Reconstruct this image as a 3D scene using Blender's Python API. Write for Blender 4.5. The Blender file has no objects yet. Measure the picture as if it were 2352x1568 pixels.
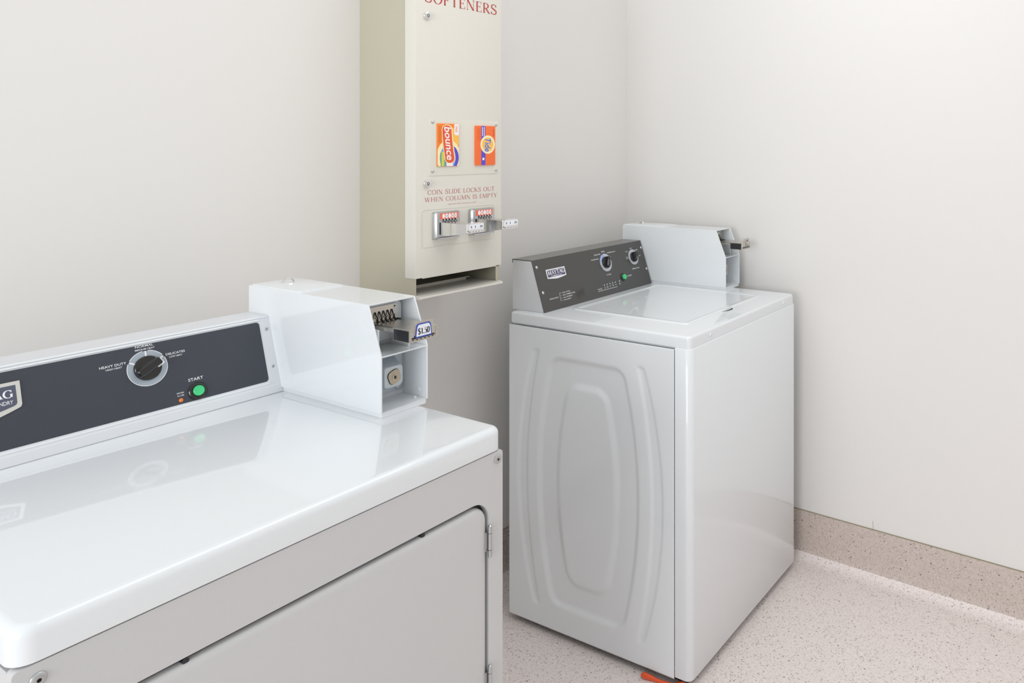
import bpy, bmesh, math, random
from mathutils import Vector
SC = bpy.context.scene
COL = SC.collection
PI = math.pi
# ------------------------------------------------------------------ camera
cam_d = bpy.data.cameras.new('camera')
cam = bpy.data.objects.new('camera', cam_d); COL.objects.link(cam)
cam.location = (-2.4343, -1.9743, 1.4435)
cam.rotation_euler = (PI/2, 0, -math.radians(57.9898))
cam_d.sensor_width = 36.0
cam_d.lens = 1740.2*36/2352
cam_d.shift_x = (1176-1655.57)/2352
cam_d.shift_y = -(784-334.04)/2352
cam_d.clip_start = 0.02
SC.camera = cam
# ------------------------------------------------------------------ world, exposure
AMBIENT = 0.86           # even fill light, added where left wall and ceiling are left out
w = bpy.data.worlds.new('world'); SC.world = w; w.use_nodes = True
w.node_tree.nodes['Background'].inputs[0].default_value = (.95, .98, 1, 1)
w.node_tree.nodes['Background'].inputs[1].default_value = AMBIENT
SC.view_settings.view_transform = 'Standard'
SC.view_settings.look = 'None'
SC.view_settings.gamma = 1
SC.view_settings.use_curve_mapping = False
SC.view_settings.exposure = 0.06
SC.cycles.max_bounces = 6
SC.cycles.diffuse_bounces = 4
SC.cycles.glossy_bounces = 3
SC.cycles.transmission_bounces = 1
LAMP_POWER = 7.0          # watts of the big soft overhead lamp
ld = bpy.data.lights.new('overhead_lamp', 'AREA'); ld.shape = 'RECTANGLE'; ld.size = 1.3; ld.size_y = 0.7
ld.energy = LAMP_POWER; ld.color = (1.0, .985, .965)
lo = bpy.data.objects.new('overhead_lamp', ld); COL.objects.link(lo); lo.location = (-1.1, -1.15, 2.55)
ld2 = bpy.data.lights.new('left_fill_lamp', 'AREA'); ld2.shape = 'RECTANGLE'; ld2.size = 2.0; ld2.size_y = 1.6  # added fill light from the left; no doorway stands there
ld2.energy = 64.0; ld2.color = (.96, .985, 1.0)
lo2 = bpy.data.objects.new('left_fill_lamp', ld2); COL.objects.link(lo2); lo2.location = (-5.8, -1.75, 1.55)
lo2.rotation_euler = (PI/2, 0, -math.radians(78))
# ------------------------------------------------------------------ room size
XL, YF, ZC = -3.9, -2.9, 2.62      # left wall, front wall (behind the camera), ceiling

# ================================================================== materials
def mat(name, col, rough=.4, metal=0., bump=0., bscale=300., coat=0., spec=.5, mottle=0.):
    m = bpy.data.materials.new(name); m.use_nodes = True
    nt = m.node_tree; b = nt.nodes['Principled BSDF']
    b.inputs['Base Color'].default_value = (*col, 1)
    b.inputs['Roughness'].default_value = rough
    b.inputs['Metallic'].default_value = metal
    b.inputs['Coat Weight'].default_value = coat
    b.inputs['Coat Roughness'].default_value = .05
    b.inputs['Specular IOR Level'].default_value = spec
    tc = nt.nodes.new('ShaderNodeTexCoord')
    if bump:
        n = nt.nodes.new('ShaderNodeTexNoise'); n.inputs['Scale'].default_value = bscale
        n.inputs['Detail'].default_value = 3
        bp = nt.nodes.new('ShaderNodeBump'); bp.inputs['Strength'].default_value = bump
        bp.inputs['Distance'].default_value = .001
        nt.links.new(tc.outputs['Object'], n.inputs['Vector'])
        nt.links.new(n.outputs['Fac'], bp.inputs['Height'])
        nt.links.new(bp.outputs['Normal'], b.inputs['Normal'])
    if mottle:
        n2 = nt.nodes.new('ShaderNodeTexNoise'); n2.inputs['Scale'].default_value = bscale*.6
        n2.inputs['Detail'].default_value = 4
        cr = nt.nodes.new('ShaderNodeMapRange'); cr.inputs['To Min'].default_value = 1-mottle
        cr.inputs['To Max'].default_value = 1+mottle
        mx = nt.nodes.new('ShaderNodeVectorMath'); mx.operation = 'SCALE'
        mx.inputs[0].default_value = col
        nt.links.new(tc.outputs['Object'], n2.inputs['Vector'])
        nt.links.new(n2.outputs['Fac'], cr.inputs['Value'])
        nt.links.new(cr.outputs['Result'], mx.inputs['Scale'])
        nt.links.new(mx.outputs['Vector'], b.inputs['Base Color'])
    return m

def terrazzo(name, base, base2, chip1, chip2):
    """speckled sheet vinyl: cloudy ground, fine grey flecks, sparse brown chips"""
    m = bpy.data.materials.new(name); m.use_nodes = True
    nt = m.node_tree; b = nt.nodes['Principled BSDF']; L = nt.links.new
    b.inputs['Roughness'].default_value = .55
    tc = nt.nodes.new('ShaderNodeTexCoord')
    def noise(s, d=2):
        n = nt.nodes.new('ShaderNodeTexNoise'); n.inputs['Scale'].default_value = s; n.inputs['Detail'].default_value = d
        L(tc.outputs['Object'], n.inputs['Vector']); return n
    def mix(fac, a, bb):
        x = nt.nodes.new('ShaderNodeMix'); x.data_type = 'RGBA'
        L(fac, x.inputs[0])
        for sock, val in ((x.inputs[6], a), (x.inputs[7], bb)):
            if isinstance(val, tuple): sock.default_value = (*val, 1)
            else: L(val, sock)
        return x.outputs[2]
    def rng(sock, lo, hi):
        r = nt.nodes.new('ShaderNodeMapRange'); r.inputs['From Min'].default_value = lo; r.inputs['From Max'].default_value = hi
        L(sock, r.inputs['Value']); return r.outputs['Result']
    def chips(scale, radius, keep, wob):
        # cells of a voronoi; the chip is the warped middle of the kept cells
        nz = noise(scale*2.2, 1)
        add = nt.nodes.new('ShaderNodeVectorMath'); add.operation = 'MULTIPLY_ADD'
        L(nz.outputs['Color'], add.inputs[0]); add.inputs[1].default_value = (wob, wob, wob); L(tc.outputs['Object'], add.inputs[2])
        v = nt.nodes.new('ShaderNodeTexVoronoi'); v.inputs['Scale'].default_value = scale; L(add.outputs[0], v.inputs['Vector'])
        sp = nt.nodes.new('ShaderNodeSeparateColor'); L(v.outputs['Color'], sp.inputs[0])
        k = nt.nodes.new('ShaderNodeMath'); k.operation = 'LESS_THAN'; L(sp.outputs[0], k.inputs[0]); k.inputs[1].default_value = keep
        sz = nt.nodes.new('ShaderNodeMath'); sz.operation = 'MULTIPLY_ADD'; L(sp.outputs[1], sz.inputs[0]); sz.inputs[1].default_value = radius; sz.inputs[2].default_value = radius*.4
        d = nt.nodes.new('ShaderNodeMath'); d.operation = 'LESS_THAN'; L(v.outputs['Distance'], d.inputs[0]); L(sz.outputs[0], d.inputs[1])
        o = nt.nodes.new('ShaderNodeMath'); o.operation = 'MULTIPLY'; L(k.outputs[0], o.inputs[0]); L(d.outputs[0], o.inputs[1])
        return o.outputs[0]
    c = mix(rng(noise(160, 3).outputs['Fac'], .38, .62), base, base2)
    c = mix(chips(240, .34, .50, .006), c, tuple(x*.80 for x in base2))
    c = mix(chips(330, .32, .22, .003), c, tuple(min(1, x*1.12) for x in base))
    c = mix(chips(190, .32, .34, .005), c, chip1)
    c = mix(chips(120, .21, .24, .007), c, chip2)
    L(c, b.inputs['Base Color'])
    bp = nt.nodes.new('ShaderNodeBump'); bp.inputs['Strength'].default_value = .15; bp.inputs['Distance'].default_value = .001
    L(noise(220, 2).outputs['Fac'], bp.inputs['Height']); L(bp.outputs['Normal'], b.inputs['Normal'])
    return m

M = dict(
    wall=mat('painted_wall', (.80, .779, .757), .6, bump=.12, bscale=160),
    ceiling=mat('white_ceiling', (.86, .86, .86), .8, bump=.3, bscale=120),
    floor=terrazzo('speckled_vinyl', (.88, .80, .775), (.82, .735, .705), (.50, .41, .375), (.31, .235, .205)),
    cove=terrazzo('speckled_cove_vinyl', (.63, .545, .50), (.55, .465, .42), (.33, .25, .21), (.19, .12, .09)),
    caulk=mat('dark_caulk', (.30, .26, .17), .7),
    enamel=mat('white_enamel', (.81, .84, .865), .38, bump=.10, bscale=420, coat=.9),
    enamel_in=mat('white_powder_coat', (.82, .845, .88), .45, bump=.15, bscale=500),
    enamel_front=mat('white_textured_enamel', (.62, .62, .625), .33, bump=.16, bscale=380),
    silver=mat('silver_paint', (.74, .76, .785), .33, .10, bump=.05, bscale=400),
    charcoal=mat('charcoal_laminate', (.050, .055, .070), .42, 0, spec=.35, bump=.12, bscale=2200, mottle=.25),
    steel=mat('dark_stainless', (.060, .057, .053), .30, .2, coat=.5, bump=.05, bscale=700, mottle=.12),
    ink=mat('white_ink', (.85, .86, .88), .5),
    greyring=mat('grey_ring', (.36, .41, .46), .4),
    silverring=mat('silver_ring', (.60, .62, .66), .3, .3),
    bluering=mat('blue_ring', (.36, .45, .85), .4),
    black=mat('black_plastic', (.008, .008, .008), .12, coat=.4),
    hole_shade=mat('hole_shade_black', (.012, .010, .010), .8),  # flat black put in for the shade inside slots and holes
    green=mat('green_plastic', (.05, .62, .22), .3, coat=.3),
    amber=mat('amber_lens', (.75, .20, .03), .15, coat=.6),
    chrome=mat('chrome', (.80, .80, .80), .10, 1),
    nickel=mat('brushed_nickel', (.60, .57, .52), .28, 1, bump=.05, bscale=500),
    zinc=mat('zinc_plate', (.58, .63, .67), .42, .55, bump=.1, bscale=150),
    screw=mat('zinc_screw', (.55, .56, .57), .3, 1),
    gunmetal=mat('gunmetal', (.05, .05, .055), .2, .6),
    brass=mat('warm_nickel', (.52, .46, .36), .32, .9),
    navy=mat('navy_badge', (.085, .095, .14), .4),
    purple=mat('violet_badge', (.09, .075, .16), .4),
    pewter=mat('pewter', (.66, .65, .61), .35, .3),
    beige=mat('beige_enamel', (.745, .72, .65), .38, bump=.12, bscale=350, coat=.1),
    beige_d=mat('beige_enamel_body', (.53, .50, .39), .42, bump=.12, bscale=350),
    beige_plate=mat('beige_plate', (.75, .725, .64), .25, coat=.3),
    red=mat('red_ink', (.50, .075, .07), .5),
    cblue=mat('card_blue', (.04, .09, .45), .4),
    card=mat('card_white', (.86, .88, .95), .4),
    textblack=mat('black_ink', (.01, .01, .015), .5),
    orange=mat('carton_orange', (.93, .24, .02), .4),
    orange2=mat('carton_red_orange', (.93, .17, .035), .4),
    darkor=mat('carton_small_print', (.70, .10, .02), .5),
    glow=mat('carton_yellow_orange', (.98, .52, .08), .4),
    cream=mat('carton_cream', (.93, .83, .50), .4),
    pwhite=mat('carton_white', (.92, .86, .86), .4),
    credd=mat('carton_red', (.80, .10, .03), .4),
    cgreen=mat('carton_green', (.05, .30, .13), .4),
    clime=mat('carton_lime', (.62, .62, .10), .4),
    csky=mat('carton_sky', (.22, .38, .75), .4),
    cviolet=mat('carton_violet', (.10, .07, .60), .4),
    coral=mat('coral_strip', (.85, .16, .10), .4),
    cord=mat('orange_plastic', (.80, .085, .012), .25, coat=.5),
    rubber=mat('black_rubber', (.03, .03, .03), .7),
)

# ================================================================== geometry helpers
def rrect(x0, x1, y0, y1, r, n=5):
    """rounded rectangle outline; r one radius or (bl, br, tr, tl)"""
    if not isinstance(r, (tuple, list)): r = (r,)*4
    out = []
    for (cx, cy, a, rr) in ((x0, y0, 180, r[0]), (x1, y0, 270, r[1]), (x1, y1, 0, r[2]), (x0, y1, 90, r[3])):
        sx = 1 if cx == x0 else -1; sy = 1 if cy == y0 else -1
        if rr <= 1e-6: out.append((cx, cy)); continue
        for k in range(n+1):
            t = math.radians(a+90*k/n)
            out.append((cx+sx*rr+rr*math.cos(t), cy+sy*rr+rr*math.sin(t)))
    return out
def circ(cx, cy, r, n=28, ry=None, a0=0, a1=360):
    ry = r if ry is None else ry
    full = abs(a1-a0) >= 360
    return [(cx+r*math.cos(math.radians(a0+(a1-a0)*k/(n if full else n-1))), cy+ry*math.sin(math.radians(a0+(a1-a0)*k/(n if full else n-1)))) for k in range(n)]
def clip(poly, x0, x1, y0, y1):
    for ax, lim, sg in ((0, x0, 1), (0, x1, -1), (1, y0, 1), (1, y1, -1)):
        out = []
        for i in range(len(poly)):
            a, b = poly[i-1], poly[i]
            ia = (a[ax]-lim)*sg >= 0; ib = (b[ax]-lim)*sg >= 0
            if ia != ib:
                t = (lim-a[ax])/(b[ax]-a[ax]); out.append((a[0]+(b[0]-a[0])*t, a[1]+(b[1]-a[1])*t))
            if ib: out.append(b)
        poly = out
        if not poly: return []
    return poly

class Geo:
    def __init__(s, mp=None): s.v = []; s.f = []; s.m = []; s.mp = mp or (lambda a, b, c: (a, b, c)); s.mi = 0
    def add(s, vs, fs):
        n = len(s.v)
        s.v += [s.mp(*q) for q in vs]
        for f in fs: s.f.append([n+i for i in f]); s.m.append(s.mi)
        return s
    def box(s, x0, x1, y0, y1, z0, z1):
        vs = [(x, y, z) for z in (z0, z1) for (x, y) in ((x0, y0), (x1, y0), (x1, y1), (x0, y1))]
        return s.add(vs, [(3, 2, 1, 0), (4, 5, 6, 7), (0, 1, 5, 4), (1, 2, 6, 5), (2, 3, 7, 6), (3, 0, 4, 7)])
    def stack(s, loops, cap0=True, cap1=True):
        """loops: list of equal-length 3d loops joined one after another"""
        n = len(loops[0]); vs = [q for l in loops for q in l]; fs = []
        for k in range(len(loops)-1):
            for i in range(n):
                j = (i+1) % n
                fs.append((k*n+i, k*n+j, (k+1)*n+j, (k+1)*n+i))
        if cap0: fs.append(tuple(reversed(range(n))))
        if cap1: fs.append(tuple((len(loops)-1)*n+i for i in range(n)))
        return s.add(vs, fs)
    def prism(s, poly, h0, h1):
        if len(poly) < 3: return s
        return s.stack([[(x, y, h0) for x, y in poly], [(x, y, h1) for x, y in poly]])
    def xprism(s, poly, x0, x1):      # poly in (y, z)
        return s.stack([[(x0, y, z) for y, z in poly], [(x1, y, z) for y, z in poly]])
    def slab(s, x0, x1, y0, y1, z0, z1, r, rt, rb=0, n=5, m=4):
        """rounded box: plan radius r, top fillet rt, bottom fillet rb"""
        loops = []
        def lp(d, z):
            rr = tuple(max(q-d, .0004) for q in (r if isinstance(r, (tuple, list)) else (r,)*4))
            loops.append([(a, b, z) for a, b in rrect(x0+d, x1-d, y0+d, y1-d, rr, n)])
        if rb:
            for k in range(m): t = PI/2*k/m; lp(rb*(1-math.sin(t)), z0+rb*(1-math.cos(t)))
            lp(0, z0+rb)
        else: lp(0, z0)
        if rt:
            for k in range(m+1): t = PI/2*k/m; lp(rt*(1-math.cos(t)), z1-rt+rt*math.sin(t))
        else: lp(0, z1)
        return s.stack(loops)
    def ring(s, cx, cy, r0, r1, h0, h1, n=40, a0=0, a1=360):
        full = a1-a0 >= 360; k = n if full else n+1
        vs = []; fs = []
        for i in range(k):
            t = math.radians(a0+(a1-a0)*i/n); c, q = math.cos(t), math.sin(t)
            vs += [(cx+r0*c, cy+r0*q, h0), (cx+r1*c, cy+r1*q, h0), (cx+r1*c, cy+r1*q, h1), (cx+r0*c, cy+r0*q, h1)]
        for i in range(n):
            a = 4*i; b = 4*((i+1) % k)
            for e in range(4): fs.append((a+e, a+(e+1) % 4, b+(e+1) % 4, b+e))
        return s.add(vs, fs)
    def lathe(s, cx, cy, prof, n=28):
        """prof: list of (radius, height); closed at both ends"""
        loops = [[(cx+r*math.cos(2*PI*i/n), cy+r*math.sin(2*PI*i/n), h) for i in range(n)] for r, h in prof]
        return s.stack(loops)
    def tube(s, pts, rad, n=12):
        if not isinstance(rad, (list, tuple)): rad = [rad]*len(pts)
        loops = []
        for i, p in enumerate(pts):
            a = Vector(pts[max(i-1, 0)]); b = Vector(pts[min(i+1, len(pts)-1)])
            d = (b-a).normalized(); u = d.cross(Vector((0, 0, 1)))
            if u.length < .01: u = d.cross(Vector((1, 0, 0)))
            u.normalize(); v = d.cross(u)
            loops.append([tuple(Vector(p)+u*(rad[i]*math.cos(2*PI*k/n))+v*(rad[i]*math.sin(2*PI*k/n))) for k in range(n)])
        return s.stack(loops)
    def strip(s, pts, wd, h):
        """flat ribbon in the (a, b) plane at height h"""
        vs = []
        for i, p in enumerate(pts):
            a = pts[max(i-1, 0)]; b = pts[min(i+1, len(pts)-1)]
            dx, dy = b[0]-a[0], b[1]-a[1]; L = math.hypot(dx, dy) or 1
            q = wd[i] if isinstance(wd, (list, tuple)) else wd
            vs += [(p[0]-dy/L*q/2, p[1]+dx/L*q/2, h), (p[0]+dy/L*q/2, p[1]-dx/L*q/2, h)]
        return s.add(vs, [(2*i, 2*i+1, 2*i+3, 2*i+2) for i in range(len(pts)-1)])

def build(name, g, mats, parent=None, smooth=35, bevel=0, label=None, kind=None, recalc=True):
    me = bpy.data.meshes.new(name); me.from_pydata(g.v, [], g.f)
    if not isinstance(mats, (list, tuple)): mats = [mats]
    for q in mats: me.materials.append(M[q])
    for i, p in enumerate(me.polygons): p.material_index = g.m[i]
    bm = bmesh.new(); bm.from_mesh(me)
    if recalc: bmesh.ops.recalc_face_normals(bm, faces=bm.faces)
    if bevel:
        es = [e for e in bm.edges if len(e.link_faces) == 2 and e.calc_face_angle(0) > .6]
        bmesh.ops.bevel(bm, geom=es, offset=bevel, segments=2, profile=.6, affect='EDGES', clamp_overlap=True)
    bm.to_mesh(me); bm.free()
    if smooth:
        me.polygons.foreach_set('use_smooth', [True]*len(me.polygons))
        me.set_sharp_from_angle(angle=math.radians(smooth))
    o = bpy.data.objects.new(name, me); COL.objects.link(o)
    if parent: o.parent = parent
    if label: o['label'] = label
    if kind: o['kind'] = kind
    return o

def thing(name, label, cat, loc, rz=0, group=None):
    o = bpy.data.objects.new(name, None); COL.objects.link(o)
    o.location = loc; o.rotation_euler = (0, 0, math.radians(rz))
    o['label'] = label; o['category'] = cat
    o.empty_display_size = .1
    if group: o['group'] = group
    return o

# ------------------------------------------------------------------ lettering
_tc = {}
def sans(txt, off=0.0):
    key = (txt, off)
    if key not in _tc:
        cu = bpy.data.curves.new('t', 'FONT'); cu.body = txt; cu.resolution_u = 3; cu.offset = off
        ob = bpy.data.objects.new('t', cu); COL.objects.link(ob)
        dg = bpy.context.evaluated_depsgraph_get(); me = bpy.data.meshes.new_from_object(ob.evaluated_get(dg))
        _tc[key] = ([(v.co.x, v.co.y) for v in me.vertices], [tuple(p.vertices) for p in me.polygons])
        bpy.data.objects.remove(ob); bpy.data.curves.remove(cu); bpy.data.meshes.remove(me)
    return _tc[key]
def put(g, vf, x0, x1, y0, y1, h, rot=0, grow=0, shear=0):
    """fit flat lettering into the box; rot=-90 reads downwards"""
    vs, fs = vf
    if not vs: return
    if rot == -90: vs = [(y, -x) for x, y in vs]
    if rot == 90: vs = [(-y, x) for x, y in vs]
    a0 = min(v[0] for v in vs); a1 = max(v[0] for v in vs); b0 = min(v[1] for v in vs); b1 = max(v[1] for v in vs)
    sx = (x1-x0)/(a1-a0); sy = (y1-y0)/(b1-b0)
    out = []
    for a, b in vs:
        u = x0+(a-a0)*sx; v = y0+(b-b0)*sy
        out.append((u, v+shear*(u-x0), h))
    g.add(out, fs)
def A(cx, cy, rx, ry, a0, a1, n=18):
    return [(cx+rx*math.cos(math.radians(a0+(a1-a0)*k/n)), cy+ry*math.sin(math.radians(a0+(a1-a0)*k/n))) for k in range(n+1)]
# serif capitals drawn with a broad pen: '' width follows direction, 't' thick, 'n' thin, 's' a serif bar
def _st(x): return [('t', [(x, 0), (x, 1)]), ('s', x, 0), ('s', x, 1)]
_S = [(.60, .80), (.57, .90), (.46, .975), (.33, .985), (.20, .95), (.12, .86), (.11, .75), (.17, .64), (.30, .56), (.45, .48), (.59, .39), (.64, .28), (.61, .14), (.50, .04), (.36, .015), (.22, .03), (.12, .11), (.08, .22)]
GL = {
 'A': (.86, [('n', [(.10, 0), (.43, 1)]), ('t', [(.41, 1), (.76, 0)]), ('n', [(.20, .34), (.62, .34)]), ('s', .10, 0), ('s', .76, 0)]),
 'C': (.84, [('', A(.47, .5, .37, .49, 48, 312)), ('n', [(.74, .68), (.74, .97)]), ('n', [(.74, .05), (.74, .28)])]),
 'D': (.88, _st(.17)+[('n', [(.17, .985), (.36, .985)]), ('n', [(.17, .015), (.36, .015)]), ('', A(.34, .5, .42, .485, 90, -90))]),
 'E': (.72, _st(.17)+[('n', [(.17, .985), (.60, .985)]), ('n', [(.17, .52), (.48, .52)]), ('n', [(.17, .015), (.64, .015)]), ('n', [(.60, 1), (.60, .78)]), ('n', [(.48, .42), (.48, .62)]), ('n', [(.64, 0), (.64, .24)])]),
 'F': (.68, _st(.17)+[('n', [(.17, .985), (.60, .985)]), ('n', [(.17, .52), (.48, .52)]), ('n', [(.60, 1), (.60, .78)]), ('n', [(.48, .42), (.48, .62)])]),
 'G': (.92, [('', A(.47, .5, .37, .49, 48, 300)), ('n', [(.74, .68), (.74, .97)]), ('t', [(.74, .06), (.74, .42)]), ('s', .74, .42)]),
 'H': (.98, _st(.17)+_st(.78)+[('n', [(.17, .51), (.78, .51)])]),
 'I': (.36, _st(.17)),
 'K': (.88, _st(.17)+[('n', [(.72, .99), (.19, .42)]), ('t', [(.34, .58), (.76, 0)]), ('s', .72, 1), ('s', .78, 0)]),
 'L': (.68, _st(.17)+[('n', [(.17, .015), (.62, .015)]), ('n', [(.62, 0), (.62, .26)])]),
 'M': (1.12, [('n', [(.14, 0), (.17, 1)]), ('t', [(.17, 1), (.52, .03)]), ('n', [(.52, .03), (.90, 1)]), ('t', [(.92, 1), (.92, 0)]), ('s', .14, 0), ('s', .92, 0), ('s', .12, 1), ('s', .96, 1)]),
 'N': (.96, [('n', [(.15, 0), (.15, 1)]), ('t', [(.15, 1), (.78, 0)]), ('n', [(.79, 0), (.79, 1)]), ('s', .15, 0), ('s', .11, 1), ('s', .79, 1)]),
 'O': (.96, [('', A(.48, .5, .38, .49, 0, 360, 30))]),
 'P': (.74, _st(.17)+[('n', [(.17, .985), (.34, .985)]), ('n', [(.17, .47), (.34, .47)]), ('', A(.34, .7275, .28, .2575, 90, -90))]),
 'R': (.84, _st(.17)+[('n', [(.17, .985), (.34, .985)]), ('n', [(.17, .49), (.34, .49)]), ('', A(.34, .7375, .28, .2475, 90, -90)), ('t', [(.36, .48), (.72, .02)]), ('s', .76, 0)]),
 'S': (.74, [('S', _S), ('n', [(.60, .74), (.60, .98)]), ('n', [(.09, .02), (.09, .28)])]),
 'T': (.80, [('t', [(.40, 0), (.40, 1)]), ('s', .40, 0), ('n', [(.07, .985), (.73, .985)]), ('n', [(.075, 1), (.075, .76)]), ('n', [(.725, 1), (.725, .76)])]),
 'U': (.92, [('t', [(.17, 1), (.17, .32)]), ('', A(.455, .32, .285, .31, 180, 360)), ('n', [(.74, .32), (.74, 1)]), ('s', .17, 1), ('s', .74, 1)]),
 'W': (1.24, [('t', [(.10, 1), (.36, 0)]), ('n', [(.36, 0), (.62, 1)]), ('t', [(.60, 1), (.86, 0)]), ('n', [(.86, 0), (1.12, 1)]), ('s', .10, 1), ('s', .61, 1), ('s', 1.12, 1)]),
 'Y': (.84, [('t', [(.10, 1), (.42, .46)]), ('n', [(.76, 1), (.42, .46)]), ('t', [(.42, .48), (.42, 0)]), ('s', .10, 1), ('s', .76, 1), ('s', .42, 0)]),
 '1': (.5, [('t', [(.27, 0), (.27, .98)]), ('n', [(.27, .98), (.10, .84)]), ('s', .27, 0)]),
 '5': (.58, [('n', [(.14, .96), (.50, .96)]), ('n', [(.14, .98), (.12, .55)]), ('', A(.24, .32, .25, .31, 110, -130, 16))]),
 '0': (.58, [('', A(.28, .5, .22, .49, 0, 360, 24))]),
 '$': (.66, [('S', [(x*.8+.02, y) for x, y in _S]), ('n', [(.32, -.12), (.32, 1.12)])]),
 '.': (.30, [('t', [(.14, 0), (.14, .15)])]), ' ': (.42, []),
}
def serif(txt, T=.16, t=.045, sw=.12, track=.04):
    vs = []; fs = []; x = 0
    class Q: pass
    for ch in txt:
        wd, strokes = GL[ch]
        for st in strokes:
            if st[0] == 's':
                pts = [(st[1]-sw, st[2]+(t/2 if st[2] < .5 else -t/2)), (st[1]+sw, st[2]+(t/2 if st[2] < .5 else -t/2))]; ws = [t, t]
            else:
                pts = st[1]; ws = []
                for i in range(len(pts)):
                    a = pts[max(i-1, 0)]; b = pts[min(i+1, len(pts)-1)]
                    if st[0] == 'n': ws.append(t); continue
                    if st[0] == 't': ws.append(T); continue
                    L = math.hypot(b[0]-a[0], b[1]-a[1]) or 1
                    if st[0] == 'S':
                        k = i/(len(pts)-1); q = math.sin(PI*k)**1.5; ws.append(t+(T-t)*max(q, .5*abs(b[1]-a[1])/L)); continue
                    ws.append(t+(T-t)*(abs(b[1]-a[1])/L)**1.4)
            n = len(vs)
            for i, p in enumerate(pts):
                a = pts[max(i-1, 0)]; b = pts[min(i+1, len(pts)-1)]
                if len(pts) > 3 and pts[0] == pts[-1] and i in (0, len(pts)-1): a, b = pts[-2], pts[1]
                dx, dy = b[0]-a[0], b[1]-a[1]; L = math.hypot(dx, dy) or 1
                if st[0] in 'tn' and len(pts) == 2 and abs(dy) > .15*abs(dx):   # horizontal cut ends
                    hw = ws[i]/2*L/abs(dy); vs += [(x+p[0]-hw, p[1]), (x+p[0]+hw, p[1])]
                else: vs += [(x+p[0]-dy/L*ws[i]/2, p[1]+dx/L*ws[i]/2), (x+p[0]+dy/L*ws[i]/2, p[1]-dx/L*ws[i]/2)]
            fs += [(n+2*i, n+2*i+1, n+2*i+3, n+2*i+2) for i in range(len(pts)-1)]
        x += wd+track
    return vs, fs

# ================================================================== the room
def plane_wall(name, g, m='wall'):
    return build(name, g, m, kind='structure', smooth=0)
T_ = .1; FZ = -.010
plane_wall('floor', Geo().box(XL-T_, T_, YF-T_, T_, -.11, FZ), 'floor')
plane_wall('wall_back', Geo().box(XL-T_, T_, 0, T_, FZ, ZC))
g = Geo().box(0, T_, YF, 0, FZ, ZC); g.mi = 1
g.tube([(0.0, -1.058, .153), (-.0002, -1.057, .166), (0.0, -1.0555, .180)], .0006, 6)
build('wall_right', g, ['wall', 'caulk'], kind='structure', smooth=0)
CZ = .151
build('wall_front', Geo().box(XL, 0, YF-T_, YF, FZ, ZC), 'wall', kind='structure', smooth=0)
def cove_profile():
    p = [(0, FZ), (0, CZ), (.0035, CZ-.0005), (.0038, CZ-.004)]
    R = .045
    for k in range(17):
        t = PI/2*k/16
        p.append((.0038+R*(1-math.cos(t)), FZ+.0006+R*(1-math.sin(t))))
    p.append((.052, FZ))
    return p
def cove(name, fn, a0, a1):
    g = Geo(); pr = cove_profile()
    # floor vinyl tone on the foot of the curve, darker tan tone above it
    k = next(i for i in range(4, len(pr)) if pr[i][1] < .0135)
    up = pr[:k+1]+[(0, pr[k][1])]; up = up[1:]
    lo = [(0, FZ), (0, pr[k][1])]+pr[k:]
    g.stack([[fn(d, a, z) for d, z in up] for a in (a0, a1)])
    g.mi = 2
    g.stack([[fn(d, a, z) for d, z in lo] for a in (a0, a1)])
    g.mi = 1
    g.stack([[fn(d, a, z) for d, z in ((0, CZ-.0005), (.0033, CZ-.0005), (.0028, CZ+.0014), (0, CZ+.002))] for a in (a0, a1)])
    build(name, g, ['cove', 'caulk', 'floor'], kind='structure', smooth=40)
cove('baseboard_right', lambda d, a, z: (-d, a, z), YF, 0)
cove('baseboard_back', lambda d, a, z: (a, -d, z), XL, 0)
# ================================================================== shared pieces
def screw_head(name, mp, u, v, r, m, parent, h=.0022, drive=True):
    g = Geo(mp)
    g.lathe(u, v, [(r, 0), (r, h*.35), (r*.85, h*.75), (r*.55, h), (r*.28, h), (r*.26, h*.4)], 20)
    g.mi = 1
    g.lathe(u, v, [(r*.27, h*.42), (r*.01, h*.42)], 8)
    return build(name, g, [m, 'gunmetal'], parent)

def knob(root, mp, cx, cy, R0, ang, hgt=.016, mark='ink'):
    g = Geo(mp)
    g.lathe(cx, cy, [(R0*1.0, .0005), (R0*1.0, hgt*.22), (R0*.96, hgt*.34), (R0*.93, hgt*.38), (R0*.0 + .0005, hgt*.38)], 40)
    c, s = math.cos(math.radians(ang)), math.sin(math.radians(ang))
    def rp(a, b): return (cx+a*c-b*s, cy+a*s+b*c)
    # grip: long rounded bar across the disc
    lo = [rp(a, b) for a, b in rrect(-R0*.97, R0*.97, -R0*.40, R0*.40, R0*.22, 4)]
    mi = [rp(a, b) for a, b in rrect(-R0*.94, R0*.94, -R0*.33, R0*.33, R0*.18, 4)]
    hi = [rp(a, b) for a, b in rrect(-R0*.88, R0*.88, -R0*.22, R0*.22, R0*.14, 4)]
    g.stack([[(x, y, hgt*.3) for x, y in lo], [(x, y, hgt*.85) for x, y in mi], [(x, y, hgt) for x, y in hi]])
    k = build('knob', g, 'black', root, smooth=30)
    g = Geo(mp)
    p = [rp(a, b) for a, b in ((R0*.45, -R0*.42), (R0*.97, -R0*.42), (R0*.97, -R0*.30), (R0*.45, -R0*.30))]
    g.prism(p, hgt*.62, hgt*.80)
    p = [rp(a, b) for a, b in ((R0*.88, -R0*.40), (R0*1.0, -R0*.40), (R0*1.0, R0*.10), (R0*.88, R0*.10))]
    g.prism(p, hgt*.60, hgt*.82)
    build('pointer_mark', g, mark, k, label='white pointer line on the black knob')
    return k

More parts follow.
